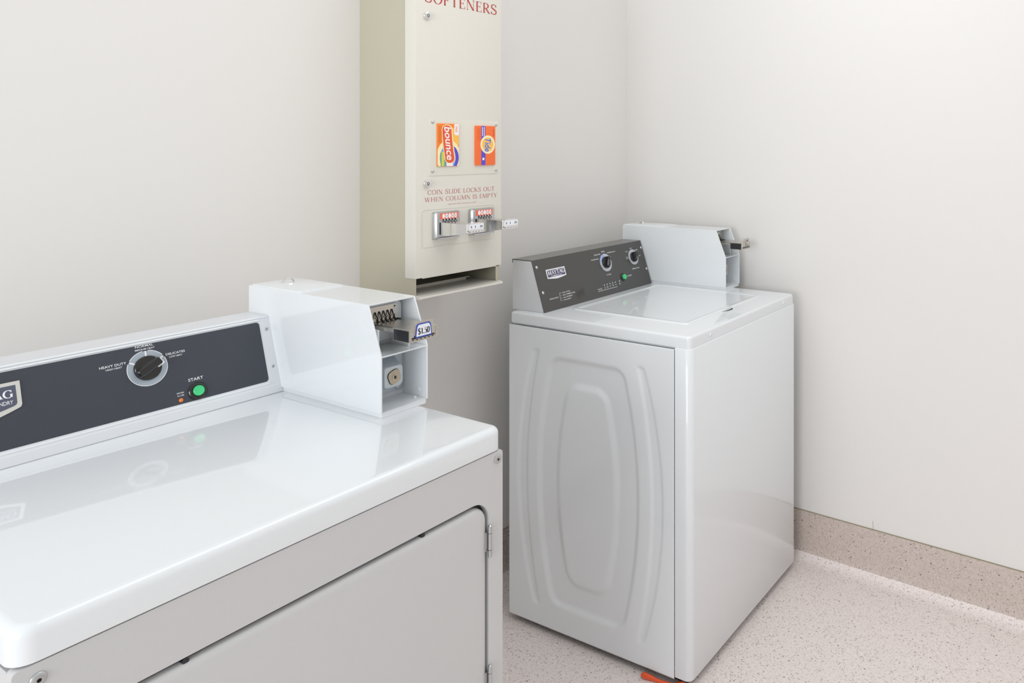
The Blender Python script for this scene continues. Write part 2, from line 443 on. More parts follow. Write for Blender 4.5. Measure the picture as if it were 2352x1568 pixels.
def coin_box(root, x0, yb, zt, price):
    """sheet-metal coin meter case; u across, v from the back, w up"""
    W_, FT, FB, H, HM, TH = .105, .409, .448, .2094, .116, .0030
    mp = lambda u, v, w_: (x0+u, yb-v, zt+w_)
    g = Geo(mp)
    side = [(0, .009), (FB, .009), (FB, HM), (FT, H), (0, H)]
    g.xprism(side, 0, TH); g.xprism(side, W_-TH, W_)
    g.box(TH, W_-TH, 0, FT-.0005, H-TH, H)                 # top
    g.box(TH, W_-TH, 0, TH, .009, H-TH)                    # back
    g.box(TH, W_-TH, .362, .3645, HM, H-TH)                # back of the upper recess
    g.box(TH, W_-TH, .362, FB-.001, HM-TH, HM)             # shelf
    g.box(TH, W_-TH, .372, .374, .009, HM-TH)              # back of the lower recess
    g.box(TH, W_-TH, .20, FB-.001, .009, .0105)            # floor of the lower recess
    g.box(.003, W_-.003, .003, FB-.002, 0, .009)           # base flange
    g.box(W_*.12, W_*.16, .3645, .420, HM, .160) ; g.box(W_*.74, W_*.77, .3645, .425, HM, .160)   # support tongues
    g.lathe(W_-.012, .425, [(.0035, .0105), (.003, .013), (.001, .0138)], 12)
    g.mp = lambda a, b, h: (x0+W_-TH-h, yb-a, zt+b)
    g.lathe(.425, .024, [(.0046, -.001), (.0044, .0006), (.0022, .0014), (.0004, .0015)], 14)
    case = build('coin_box', g, 'enamel', root, smooth=0, bevel=.0006)
    # hinged service flap on the rear of the top
    g = Geo(mp); g.slab(.004, W_-.004, .004, .1817, H, H+.0022, .003, .0012)
    flap = build('service_flap', g, 'enamel', case)
    g = Geo(mp); g.lathe(.0566, .0495, [(.0125, H+.0020), (.0125, H+.0035), (.0095, H+.0095), (.0065, H+.0105), (.006, H+.007), (.001, H+.007)], 10)
    g.box(.0546, .0586, .046, .053, H+.007, H+.0085)
    build('top_lock', g, 'chrome', case, smooth=25)
    # slide mechanism plate
    cx = .0525
    fm = lambda u, w_, h: (x0+u, yb-(.3645+h), zt+w_)
    g = Geo(fm)
    g.prism(rrect(.0115, .0950, .128, .1995, (.001, .001, .009, .002)), 0, .015)
    g.mi = 1
    g.prism(rrect(.0135, .0850, .160, .1965, (.001, .001, .006, .002)), .004, .019)
    g.mi = 2
    for (a, b) in ((.0215, .1905), (.0775, .1915)):
        g.prism([(a-.0018, b-.0022), (a+.0024, b+.0004), (a-.0018, b+.0022)], .019, .0194)
    g.mi = 1
    g.prism(rrect(cx-.0008, cx+.0008, .183, .188, .0004), .019, .0196)
    g.box(cx-.027, cx+.027, .1685, .1745, .019, .024); g.box(cx-.024, cx+.024, .1740, .1765, .019, .0215)
    build('slide_plate', g, ['zinc', 'nickel', 'hole_shade'], case, smooth=0, bevel=0)
    # coin slide
    VF = .500
    g = Geo(mp)
    g.box(cx-.030, cx+.030, .382, VF, .1650, .1675)
    g.box(cx-.031, cx+.031, VF, VF+.0022, .1440, .1675)    # front face
    g.box(cx-.031, cx-.0295, VF-.046, VF, .1440, .1675)
    g.box(cx+.0295, cx+.031, VF-.046, VF, .1440, .1675)
    g.box(cx-.030, cx+.030, VF-.046, VF, .1440, .1452)
    g.box(cx-.030, cx+.030, VF-.046, VF-.0445, .1440, .1675)
    g.box(cx-.030, cx-.0285, .384, VF-.046, .158, .1675)
    for k in range(5):
        a = cx-.0185+k*.00925
        g.box(a+.0018, a+.0074, .3845, .398, .1675, .1690) if k < 4 else None
    g.prism([], 0, 0)
    # raised rim on the face
    fs = Geo(lambda u, w_, h: (x0+u, yb-(VF+.0022+h), zt+w_))
    sl = build('coin_slide', g, 'nickel', case, smooth=0, bevel=.0004)
    fs.box(cx-.0295, cx+.0295, .1462, .1475, 0, .0012)
    fs.box(cx+.0265, cx+.0285, .1475, .1655, 0, .0010)
    fs.box(cx-.0285, cx-.020, .1640, .1655, 0, .0010)
    fs.mi = 1
    fs.box(cx-.027, cx+.024, .1495, .1530, 0, .0003)
    for k in range(6): fs.lathe(cx-.024+k*.0088, .1478, [(.0010, 0), (.0010, .0014)], 8)
    fs.mi = 0
    fs.prism([(cx-.0215, .1560), (cx+.0205, .1560), (cx+.0205, .1800), (cx+.0195, .1812), (cx-.0195, .1812), (cx-.0215, .1775)], 0, .0012)
    fs.v = fs.v
    build('face_plate', fs, ['nickel', 'gunmetal'], case, smooth=0)
    g = Geo(mp)
    g.box(cx-.0312, cx-.0309, VF-.0445, VF-.0015, .1450, .1655)
    build('side_window_shade', g, 'gunmetal', case, smooth=0, label='dark sheet for the shade in the side opening of the coin slide')  # gunmetal sheet stands in for the unlit inside of the slide
    # slots
    g = Geo(fm)
    for k in range(5):
        a = cx-.0185+k*.00925
        pts = [(a-.001, .1865), (a-.001, .1795), (a+.0008, .1755), (a+.0008, .1705), (a+.0022, .1680)]
        for i in range(4):
            p, q = pts[i], pts[i+1]; hh = (.0196, .0222, .0246, .0248)[i]
            g.stack([[(x-.0014, y, z), (x+.0014, y, z), (x+.0014, y, z+.0007), (x-.0014, y, z+.0007)] for (x, y), z in ((p, hh), (q, (.0196, .0222, .0246, .0248, .0250)[min(i+1, 4)]))])
    g.mp = mp
    for k in range(5):
        a = cx-.0185+k*.00925
        g.prism([(a+.0008, .389), (a+.0036, .389), (a+.0075, .402), (a+.0055, .402)], .1676, .1694)
    g.v = list(g.v)
    build('coin_slots', g, 'hole_shade', case, smooth=0, label='row of five coin slots, the shade inside drawn as black strips')
    if price:
        fs = Geo(lambda u, w_, h: (x0+u, yb-(VF+.0036+h), zt+w_))
        def trap(i, h0, h1):
            pts = rrect(-1, 1, 0, 1, (.08, .08, .28, .28), 5)
            q = []
            for a, b in pts:
                hw = .0190-.0030*b-i
                q.append((cx-.0018+a*hw, .1512+i+(.0262-2*i)*b))
            fs.prism(q, h0, h1)
        trap(0, 0, .0004); fs.mi = 1; trap(.0024, .0004, .0006); fs.mi = 2
        put(fs, serif('$1.50', .21, .07, .12, -.02), cx-.0150, cx+.0115, .1560, .1695, .0008)
        build('price_label', fs, ['cblue', 'card', 'textblack'], case, smooth=0, label='blue-edged price sticker reading $1.50')
    else:
        fs = Geo(lambda u, w_, h: (x0+u, yb-(VF+.0034+h), zt+w_))
        put(fs, sans('C', .0), cx-.010, cx+.004, .160, .174, .0002); fs.box(cx+.006, cx+.010, .170, .176, 0, .0003); fs.box(cx-.012, cx+.012, .1565, .1580, 0, .0003)
        build('engraved_mark', fs, 'gunmetal', case, smooth=0)
    # vault door and lock in the lower recess
    fv = lambda u, w_, h: (x0+u, yb-(.374+h), zt+w_)
    g = Geo(fv); g.prism(rrect(.0035, .0975, .020, .1128, .003), 0, .0055)
    vault = build('vault_door', g, 'zinc', case, smooth=0, bevel=.0006)
    lx, lz = .0506, .0620
    g = Geo(fv)
    loops = []
    for (hw, r, h) in ((.032, .010, .0055), (.0245, .009, .026), (.0215, .008, .040), (.0200, .008, .0425), (.0175, .007, .0432)):
        loops.append([(x, y, h) for x, y in rrect(lx-hw, lx+hw, lz-hw, lz+hw, r, 5)])
    g.stack(loops); build('lock_housing', g, 'zinc', case, smooth=40)
    g = Geo(fv)
    g.prism([(lx+a*math.cos(.35)-b*math.sin(.35), lz+a*math.sin(.35)+b*math.cos(.35)) for a, b in rrect(-.0136, .0136, -.0136, .0136, .0090, 6)], .0432, .0438); g.mi = 1  # thin dark rim painted as the shadow round the insert
    g.prism([(lx+a*math.cos(.35)-b*math.sin(.35), lz+a*math.sin(.35)+b*math.cos(.35)) for a, b in rrect(-.0128, .0128, -.0128, .0128, .0085, 6)], .0438, .0456)
    g.mi = 2; g.ring(lx+.001, lz-.001, .0050, .0066, .0456, .0468, 28); g.mi = 0
    g.lathe(lx+.001, lz-.001, [(.0022, .0456), (.0022, .0464), (.001, .0466)], 14); g.box(lx+.0004, lx+.0016, lz-.004, lz+.002, .0458, .0470)
    build('lock', g, ['gunmetal', 'brass', 'nickel'], case, smooth=30)
    g = Geo(fv); g.lathe(.0885, .0285, [(.0078, .0055), (.0074, .0075), (.0045, .0092), (.001, .0098)], 24)
    build('rivet', g, 'zinc', case)
    return case

# ================================================================== DRYER
W = .686
D = .649
dz = .9315
dryer = thing('dryer', 'white front-loading dryer in the foreground with a charcoal control strip', 'dryer', (-1.4694, -.8998, 0), 1.8603)
# cabinet: hollow front frame so that the door sits in a real opening
CT = .8885
DL, DR, DB, DTop = -.640, -.0378, .20, .803
g = Geo()
fr = lambda u, w_, h: (u, -h, w_)
# front sheet with a rounded opening
def frame_with_hole(g, outer, inner, h0, h1):
    n = len(outer); assert n == len(inner)
    vs = [(x, y, h) for h in (h0, h1) for lp in (outer, inner) for x, y in lp]
    fs = []
    for i in range(n):
        j = (i+1) % n
        fs += [(i, j, n+j, n+i), (2*n+i, 3*n+i, 3*n+j, 2*n+j), (i, 2*n+i, 2*n+j, j), (n+i, n+j, 3*n+j, 3*n+i)]
    g.add(vs, fs)
g.mp = fr
frame_with_hole(g, rrect(-W, 0, .03, CT, .006, 8), rrect(DL-.006, DR+.0045, DB-.006, DTop+.0080, .036, 8), -.014, 0)
g.mp = lambda a, b, c: (a, b, c)
g.box(-W, -W+.0015, .014, D, .03, CT-.002); g.box(-.0015, 0, .014, D, .03, CT-.002)
g.box(-W+.0015, -.0015, D-.0015, D, .03, CT-.002)
g.box(-W+.0015, -.0015, .014, D-.0015, .03, .032); g.box(-W+.0015, -.0015, .014, D-.0015, CT-.004, CT-.002)
g.box(-W+.0015, -.0015, .034, .036, .032, CT-.004)
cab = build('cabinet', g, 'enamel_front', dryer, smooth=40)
g = Geo()
g.slab(-W-.0005, .0005, -.0015, D, dz-.0406, dz, (.022, .022, .010, .010), .012, 0, n=7, m=5)
g.box(-W+.012, -.012, .010, D-.012, CT-.002, dz-.039)
build('top_panel', g, 'enamel', dryer, smooth=45)
g = Geo(fr)
loops = []
for d, h in ((0, -.012), (0, -.0055), (.0010, -.0030), (.0035, -.0008), (.0075, .0006), (.0125, .0012)):
    loops.append([(x, y, h) for x, y in rrect(DL+d, DR-d, DB+d, DTop-d, max(.030-d, .004), 8)])
g.stack(loops)
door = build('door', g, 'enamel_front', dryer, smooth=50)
for (z0, z1) in ((.7074, .7639), (.4573, .5138)):
    g = Geo(lambda a, b, c: (DR+.0038+a, -.0042+b, c))
    q = (z1-z0)
    g.lathe(0, 0, [(.001, z0-.001), (.0036, z0), (.0036, z0+q*.22)], 14)
    g.lathe(0, 0, [(.0034, z0+q*.235), (.0034, z1-q*.25)], 14)
    g.lathe(0, 0, [(.0036, z1-q*.235), (.0036, z1-.001), (.001, z1+.001)], 14)
    g.box(-.010, -.001, .0035, .0050, z0+q*.2, z1-q*.2)
    build('hinge', g, 'screw', door, label='zinc pin hinge')
for cx_ in (-.5199, -.1703):
    g = Geo(fr); g.lathe(cx_, .8040, [(.0042, -.012), (.0042, -.0035), (.003, -.0028), (.001, -.0028)], 14)
    build('door_stop', g, 'gunmetal', dryer)
screw_head('screw', fr, -.0130, .8742, .0078, 'screw', dryer, .0034)
screw_head('screw', fr, -.6640, .8705, .0078, 'screw', dryer, .0034)
for (a, b) in ((-.66, .03), (-.03, .03), (-.66, D-.04), (-.03, D-.04)):
    g = Geo(); g.lathe(a, b, [(.020, FZ), (.020, .004), (.008, .012), (.008, .03)], 16)
    build('foot', g, 'rubber', dryer)
# console
class Slope:
    def __init__(s, yb, yt, z, H):
        a, b = yt-yb, H; s.L = math.hypot(a, b); s.a, s.b = a/s.L, b/s.L; s.yb = yb; s.z = z
    def __call__(s, x, q, h): return (x, s.yb+s.a*q-s.b*h, s.z+s.b*q+s.a*h)
y0, y1, H = D-.1085, D-.0582, .1529
dsl = Slope(y0, y1, dz, H)
CL, CR = -W+.004, -.0904
g = Geo()
prof = [(y0, dz+.0004), (y0-.0002, dz+.002), (y1-.0006, dz+H-.003), (y1+.0018, dz+H), (D+.0130, dz+H), (D+.0147, dz+H-.002), (D+.0147, dz+.0004)]
g.xprism(prof, CL, CR)
con = build('control_console', g, 'silver', dryer, smooth=0, bevel=.0006)
g = Geo(dsl)
g.box(CL, CR, .0165, .0180, 0, .0008); g.box(CL, CR-.024, .0215, .0245, 0, .0014); g.box(CL, CR-.024, .1530, .1560, 0, .0016); g.box(CL, CR-.001, .1580, .1605, 0, .0010)
build('trim_rail', g, 'enamel', con, smooth=0, bevel=.0003)
g = Geo(dsl); g.prism(rrect(-.665, -.1158, .0275, .1505, .0065, 6), 0, .0010)
build('control_panel', g, 'charcoal', con, smooth=0)
g = Geo(dsl)
TX = [('HEAVY DUTY', -.3940, -.3536, .1218, .1262), ('HIGH HEAT', -.3850, -.3605, .1167, .1198),
      ('NORMAL', -.3368, -.3080, .1462, .1502), ('MEDIUM HEAT', -.3378, -.3064, .1408, .1438),
      ('DELICATES', -.2905, -.2582, .1222, .1262), ('LOW HEAT', -.2855, -.2635, .1168, .1198),
      ('START', -.2606, -.2346, .0645, .0700), ('DRYER', -.2825, -.2706, .0468, .0492), ('IN USE', -.2820, -.2710, .0420, .0444)]
for t, a, b, c, d in TX: put(g, sans(t, .009), a, b, c, d, .0014)
CX, CY = -.3222, .1070
for (a0, a1) in ((98, 145), (155, 386), (36, 82)): g.ring(CX, CY, .0316, .0326, .0012, .0015, 40, a0, a1)
for an in (90, 150, 31):
    c, s_ = math.cos(math.radians(an)), math.sin(math.radians(an))
    g.strip([(CX+.022*c, CY+.022*s_), (CX+.0315*c, CY+.0315*s_)], [.0034, .0022], .0017)
build('panel_lettering', g, 'ink', con, smooth=0, label='white printed dial lettering')
g = Geo(dsl); g.ring(CX, CY, .018, .0316, .0009, .0013, 48)
build('dial_ring', g, 'greyring', con, smooth=0, label='blue-grey ring around the knob')
knob(dryer, lambda x, q, h: dsl(x, q, h+.001), CX, CY, .0222, 29, .014)
g = Geo(dsl)
g.lathe(-.2473, .0442, [(.0164, .0008), (.0164, .003), (.0150, .0045), (.0110, .0050), (.0102, .0038), (.001, .0038)], 40)
build('start_bezel', g, 'black', dryer)
g = Geo(dsl); g.lathe(-.2473, .0442, [(.0096, .003), (.0096, .0068), (.0088, .0078), (.0075, .0074), (.001, .0070)], 32)
build('start_button', g, 'green', dryer, label='green start push button')
g = Geo(dsl); g.lathe(-.2772, .0347, [(.0040, .0008), (.0038, .0022), (.0026, .0036), (.0006, .0041)], 20)
build('indicator_lamp', g, 'amber', dryer, label='orange indicator lens')
for q in (.1335, .0550): screw_head('console_screw', dsl, -.1026, q, .0036, 'screw', con, .0014)
# badge
g = Geo(dsl)
bx0, bx1 = -.6010, -.5018
def badge(g, x0, x1, top, side, mid, i, h0, h1, r):
    xm = (x0+x1)/2
    pts = [(x0+i, top-i)]+[(x0+i, side+i*.8)]
    pts = [(x0+i, side+i+r), (x0+i+r*.3, side+i+r*.3), (x0+i+r, side+i*.9)]
    for k in range(1, 8):
        t = k/8; x = x0+i+r+(x1-x0-2*i-2*r)*t; pts.append((x, side+i*.9-(side-mid)*(1-abs(2*t-1)**1.25)))
    pts += [(x1-i-r, side+i*.9), (x1-i-r*.3, side+i+r*.3), (x1-i, side+i+r), (x1-i, top-i), (x0+i, top-i)]
    g.prism(pts, h0, h1)
badge(g, bx0, bx1, .1322, .0880, .0750, 0, .0006, .0032, .006); g.mi = 1
badge(g, bx0, bx1, .1322, .0880, .0790, .0058, .0032, .0034, .004); g.mi = 2
put(g, serif('MAYTAG', .19, .07, .13, .01), -.5915, -.5120, .1072, .1200, .0038)
put(g, sans('COMMERCIAL LAUNDRY', .006), -.5830, -.5128, .0968, .1030, .0038)
build('badge', g, ['pewter', 'navy', 'ink'], con, smooth=0, label='pewter-edged navy name badge')
coin_box(dryer, -.0932, .6667, dz, True)

# ================================================================== WASHER
wz = .9324
washer = thing('washing_machine', 'white top-loading washer in the corner by the right-hand wall', 'washing machine', (-.0804, -.8011, 0), 2.8374)
E = .0045
ZT = .8955
# embossed side panel: height field
Yc, Zc = .348, .452
def sm(t): t = max(0, min(1, t)); return t*t*(3-2*t)
def oval(y, z, w0, w1, hh, r, ed):
    """signed distance-like value: positive inside an upright shield with bowed sides"""
    k = (z-Zc)/hh
    hw = w0-(w0-w1)*min(1.6, k*k)
    dx = hw-abs(y-Yc); dzz = hh-abs(z-Zc)
    if dx < r and dzz < r: return r-math.hypot(r-dx, r-dzz)
    return min(dx, dzz)
def strip_d(y, z):
    k = (z-Zc)/.380
    c = .2455-(.2455-.190)*k*k
    hw = .0205-.0075*k*k
    dx = hw-abs(abs(y-Yc)-c); dzz = .382-abs(z-Zc)
    r = hw*.8
    if dx < r and dzz < r: return r-math.hypot(r-dx, r-dzz)
    return min(dx, dzz)
def relief(y, z):
    o = oval(y, z, .1900, .1360, .372, .040, 0)
    i = oval(y, z, .1170, .0730, .300, .045, 0)
    h = -.0075*sm(o/.020) + .0070*sm((i+.004)/.026)
    h += -.0042*sm((strip_d(y, z)+.004)/.014)
    return h
g = Geo()
ya, yb_, za, zb = .0475, D, .0095, ZT
NY, NZ = 190, 270
vs = []
for i in range(NY+1):
    y = ya+(yb_-ya)*i/NY
    for j in range(NZ+1):
        z = za+(zb-za)*j/NZ
        vs.append((-W-E-relief(y, z), y, z))
fs = [(i*(NZ+1)+j, i*(NZ+1)+j+1, (i+1)*(NZ+1)+j+1, (i+1)*(NZ+1)+j) for i in range(NY) for j in range(NZ)]
g.add(vs, fs)
sp = build('side_panel', g, 'enamel', washer, smooth=80, label='embossed side panel', recalc=False)
md = sp.modifiers.new('sheet', 'SOLIDIFY'); md.thickness = .0012; md.offset = 1
g = Geo()
g.box(W*0+E-.0012, E, ya, D, za, zb); g.box(-W, E-.0012, D-.0012, D, za, zb)
g.box(-W+.004, 0, ya, D-.002, .030, .032); g.box(-W+.004, 0, .05, D-.002, zb-.004, zb-.002)
build('cabinet', g, 'enamel', washer, smooth=0)
build('base', Geo().box(-W+.010, -.010, .014, D-.014, -.001, .029), 'gunmetal', washer, smooth=0, label='washer base, coloured dark for the shade beneath')  # set low and coloured dark to deepen the shade under the washer
# front shell wraps both front corners
g = Geo()
out = rrect(-W-E, E, -E, .0460, (.020, .020, .0002, .0002), 8)
loops = []
for d, z in ((.004, .0130), (.001, .0136), (0, .0150), (0, ZT+.002), (.0012, ZT+.0036), (.004, ZT+.0042)):
    rr = (max(.020-d, .001),)*2+(.0002, .0002)
    loops.append([(x, y, z) for x, y in rrect(-W-E+d, E-d, -E+d, .0460-d*.3, rr, 8)])
g.stack(loops)
build('front_panel', g, 'enamel', washer, smooth=45)
g = Geo(); g.box(-W+.006, -.004, .006, D-.006, ZT-.001, wz-.030)
g.slab(-W, 0, 0, D, wz-.0325, wz, (.014, .014, .008, .008), .0075, 0, n=6, m=5)
top = build('top_panel', g, 'enamel', washer, smooth=45)
g = Geo()
lx0, lx1, ly0, ly1 = -.5745, -.0925, .0785, .5040
loops = []
for d, h in ((0, 0), (.0005, .0014), (.003, .0034), (.006, .0040), (.012, .0036), (.017, .0020), (.021, .0014), (.03, .0013)):
    loops.append([(x, y, wz+h) for x, y in rrect(lx0+d, lx1-d, ly0+d, ly1-d, max(.016-d*.4, .004), 6)])
g.stack(loops)
lid = build('lid', g, 'enamel', washer, smooth=50)
g = Geo()
g.prism([(x, y) for x, y in circ(-.337, .0770, .026, 20, .0125, 180, 360)], wz+.0001, wz+.0006)
build('finger_recess_shade', g, 'gunmetal', lid, smooth=0, label='dark crescent for the shade in the finger recess at the lid front')  # flat dark crescent paints the shade of the recess
g = Geo(); g.prism([(x, y) for x, y in circ(-.340, .0800, .030, 20, .0110, 180, 360)], wz+.0012, wz+.0034)
build('finger_lip', g, 'enamel', lid, smooth=0, bevel=.0005)
for x in (-.5776, -.0873): screw_head('screw', fr, x, .9158, .0058, 'enamel', washer, .0030)
for (a, b) in ((-.63, .09), (-.05, .09), (-.63, D-.06), (-.05, D-.06)):
    g = Geo(); g.lathe(a, b, [(.018, FZ), (.018, .006), (.008, .014), (.008, .031)], 16)
    build('foot', g, 'rubber', washer)
# console
y0, y1, H = D-.1087, D-.0573, .1563
wsl = Slope(y0, y1, wz, H)
CL, CR = -.6558, -.0782
g = Geo()
g.xprism([(y0+.0015, wz+.0003), (y1+.0018, wz+H-.0025), (D+.0205, wz+H-.0025), (D+.0205, wz+.0003)], CL+.0002, CR-.001)
con = build('control_console', g, 'silver', washer, smooth=0, bevel=.0006)
g = Geo()
g.mi = 0
g.xprism([(y0, wz+.0005), (y1, wz+H), (D+.0228, wz+H), (D+.0228, wz+H-.012), (D+.0215, wz+H-.012), (D+.0215, wz+H-.0012), (y1+.0008, wz+H-.0012), (y0+.0012, wz+.0005)], CL, CR)
build('control_panel', g, 'steel', con, smooth=0, bevel=.0004, label='dark stainless wraparound panel')
g = Geo(wsl)
TX = [('POWERWASH', -.3815, -.3425, .1262, .1302), ('DELICATES', -.3600, -.3270, .1408, .1452), ('MIXED', -.3180, -.3000, .1474, .1518), ('NORMAL ECO >', -.2885, -.2408, .1405, .1447),
      ('CYCLES', -.3205, -.2960, .0660, .0702), ('COLD', -.1568, -.1432, .1400, .1440), ('WARM', -.1285, -.1115, .1306, .1346), ('HOT', -.1120, -.1015, .1072, .1112), ('COOL', -.1855, -.1715, .1312, .1350),
      ('TAP', -.1905, -.1800, .1114, .1148), ('COLD', -.1905, -.1775, .1068, .1102), ('TEMPERATURE', -.1725, -.1282, .0655, .0697), ('START', -.2104, -.1828, .0448, .0498),
      ('INSTRUCTIONS', -.6185, -.5783, .0340, .0382), ('1', -.5655, -.5640, .0450, .0485), ('2', -.5658, -.5638, .0372, .0407), ('3', -.5658, -.5638, .0294, .0329), ('4', -.5658, -.5636, .0216, .0251),
      ('Select CYCLE', -.5570, -.5200, .0450, .0490), ('Select TEMPERATURE', -.5570, -.4982, .0372, .0412), ('Insert PAYMENT', -.5570, -.5128, .0294, .0334), ('Press START', -.5570, -.5225, .0216, .0256),
      ('STATUS', -.3850, -.3620, .0248, .0292), ('IN', -.3480, -.3442, .0292, .0316), ('USE', -.3492, -.3430, .0252, .0276), ('FILL', -.3365, -.3285, .0292, .0316), ('WASH', -.3375, -.3275, .0252, .0276),
      ('SOAK', -.3210, -.3120, .0272, .0297), ('RINSE', -.3060, -.2955, .0292, .0316), ('OUT', -.3045, -.2970, .0252, .0276), ('SPIN', -.2900, -.2810, .0272, .0297), ('ADD', -.2645, -.2590, .0298, .0320), ('MORE', -.2665, -.2565, .0262, .0285)]
for nm, i0, i1, lb, ln in (('cycle_lettering', 0, 5, 'white lettering round the cycle knob', None), ('temperature_lettering', 5, 12, 'white lettering round the temperature knob', None), ('start_lettering', 12, 13, 'white START lettering', None),
                           ('instruction_lettering', 13, 22, 'white instruction list', ((-.5700, .0492), (-.5709, .0222))), ('status_lettering', 22, 99, 'white status light captions', ((-.3850, .0210), (-.2793, .0206)))):
    g = Geo(wsl)
    for t, a, b, c, d in TX[i0:i1]: put(g, sans(t, .009), a, b, c, d, .0006)
    if ln: g.strip(list(ln), .0011, .0006)
    build(nm, g, 'ink', con, smooth=0, label=lb)
KX, KY, K2X, K2Y = -.3085, .1108, -.1468, .1092
g = Geo(wsl); g.ring(KX, KY, .017, .0310, .0004, .0011, 48)
g.mi = 1; g.ring(KX, KY, .022, .0308, .0011, .0013, 16, 95, 170)
g.mi = 2
for an in (95, 122, 150, 172): 
    c, s_ = math.cos(math.radians(an)), math.sin(math.radians(an)); g.strip([(KX+.022*c, KY+.022*s_), (KX+.0305*c, KY+.0305*s_)], .0012, .0016)
build('dial_ring', g, ['silverring', 'bluering', 'ink'], con, smooth=0, label='silver dial ring with a blue part')
g = Geo(wsl); g.ring(K2X, K2Y, .015, .0280, .0004, .0011, 48); g.mi = 2
for an in (0, 45, 88, 130, 178):
    c, s_ = math.cos(math.radians(an)), math.sin(math.radians(an)); g.strip([(K2X+.020*c, K2Y+.020*s_), (K2X+.0275*c, K2Y+.0275*s_)], .0016, .0016)
build('dial_ring', g, ['silverring', 'bluering', 'ink'], con, smooth=0, label='silver dial ring of the temperature knob')
knob(washer, lambda x, q, h: wsl(x, q, h+.0003), KX, KY, .0205, 62, .018)
knob(washer, lambda x, q, h: wsl(x, q, h+.0003), K2X, K2Y, .0185, 62, .018)
g = Geo(wsl); g.lathe(-.2335, .0475, [(.0140, .0003), (.0140, .002), (.0128, .0035), (.0100, .004), (.0094, .003), (.001, .003)], 36)
build('start_bezel', g, 'black', washer)
g = Geo(wsl); g.lathe(-.2325, .0475, [(.0094, .002), (.0094, .0070), (.0086, .0082), (.0070, .0078), (.001, .0075)], 28)
build('start_button', g, 'green', washer, label='green start push button')
for k in range(5):
    g = Geo(wsl); g.lathe(-.3456+k*.01525, .0370, [(.0022, .0003), (.0022, .0008), (.0016, .0009), (.0014, .0005), (.0003, .0005)], 12)
    build('indicator_lens', g, 'silver', con)
g = Geo(wsl); g.lathe(-.2608, .0377, [(.0024, .0003), (.0020, .0012), (.0004, .0015)], 12); build('indicator_lens', g, 'silver', con)
for x, q in ((-.6409, .1412), (-.6396, .0608), (-.0867, .1373), (-.0862, .0570)): screw_head('console_screw', wsl, x, q, .0046, 'chrome', con, .0022)
g = Geo(wsl)
badge(g, -.6063, -.5187, .1278, .0992, .0945, 0, .0003, .0012, .001); g.mi = 1
badge(g, -.6063, -.5187, .1278, .0992, .0992, .0036, .0012, .0014, .0005); g.mi = 2
put(g, serif('MAYTAG', .22, .08, .13, -.01), -.6012, -.5235, .1090, .1235, .0017)
put(g, sans('COMMERCIAL', .006), -.5898, -.5370, .1034, .1072, .0017)
build('badge', g, ['ink', 'purple', 'ink'], con, smooth=0, label='white-edged violet name badge')
coin_box(washer, -.0694, .6792, wz, False)

# ================================================================== DISPENSER on the back wall
px0, px1, pyb, pyf, pzb, pzt = -1.1777, -.8857, -.2043, -.2459, 1.0939, 1.98
RX, RZ = (px0+px1)/2, 1.040
disp = thing('laundry_product_dispenser', 'tall beige coin-operated soap and softener dispenser on the back wall', 'vending machine', (RX, 0, RZ))
idm = lambda x, y, z: (x-RX, y, z-RZ)
dm = lambda x, z, h: (x-RX, pyf-h, z-RZ)
g = Geo(idm)
bx0, bx1 = px0+.002, px1-.0085
bb = 1.0475
g.box(bx0, bx0+.002, pyf+.001, 0, bb, pzt-.004); g.xprism([(-.235, bb), (0, bb), (0, bb-.034)], bx0, bx0+.002); g.box(bx1-.002, bx1, pyf+.001, 0, bb, pzt-.004)
g.box(bx0+.002, bx1-.002, -.002, 0, bb, pzt-.004); g.box(bx0, bx1, pyf+.004, 0, pzt-.004, pzt-.002)
g.box(bx0+.002, bx1-.002, -.2000, -.1985, 1.098, pzt-.004)
g.box(bx1-.012, bx1-.002, pyf+.002, pyf+.0035, bb+.002, 1.0905)       # right jamb
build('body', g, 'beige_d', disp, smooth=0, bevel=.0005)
g = Geo(idm)
g.xprism([(pyf-.001, bb+.0015), (pyf-.012, bb-.0010), (pyf-.0140, bb-.0060), (pyf-.0128, bb-.0062), (pyf-.011, bb-.0026), (pyf, bb-.0002), (-.004, bb-.0002), (-.004, bb+.0015)], bx0+.0006, bx1+.0005)
g.xprism([(pyf-.001, bb+.0010), (pyf-.0130, bb-.0030), (pyf-.0120, bb-.0085), (pyf+.002, bb-.0060), (pyf+.012, bb-.0001)], bx0-.0004, bx0+.014)
g.xprism([(-.150, bb+.0015), (-.150, bb+.0095), (-.166, bb+.0105), (-.166, bb+.0125), (-.146, bb+.0120), (-.146, bb+.0015)], bx0+.002, bx0+.240)
build('delivery_tray', g, 'beige', disp, smooth=0)
g = Geo(idm)
loops = []
pts = [(px0, pyb), (px0, pyf+.0035), (px0+.001, pyf+.001), (px0+.0035, pyf), (px1-.0035, pyf), (px1-.001, pyf+.001), (px1, pyf+.0035), (px1, pyb)]
inn = [(px0+.0015, pyb), (px0+.0015, pyf+.0035), (px0+.002, pyf+.0020), (px0+.0035, pyf+.0015), (px1-.0035, pyf+.0015), (px1-.002, pyf+.0020), (px1-.0015, pyf+.0035), (px1-.0015, pyb)]
sh = pts+inn[::-1]
g.stack([[(a, b, z) for a, b in sh] for z in (pzb, pzt)], cap0=False, cap1=False)
n = len(pts)
def caps(z):
    vs = [(a, b, z) for a, b in sh]; m_ = len(sh)
    g.add(vs, [(i, i+1, m_-2-i, m_-1-i) for i in range(n-1)])
caps(pzb); caps(pzt)
g.box(px0+.022, px1-.020, pyf+.0003, pyf+.0014, pzb-.0022, pzb+.002)
door = build('door', g, 'beige', disp, smooth=35)
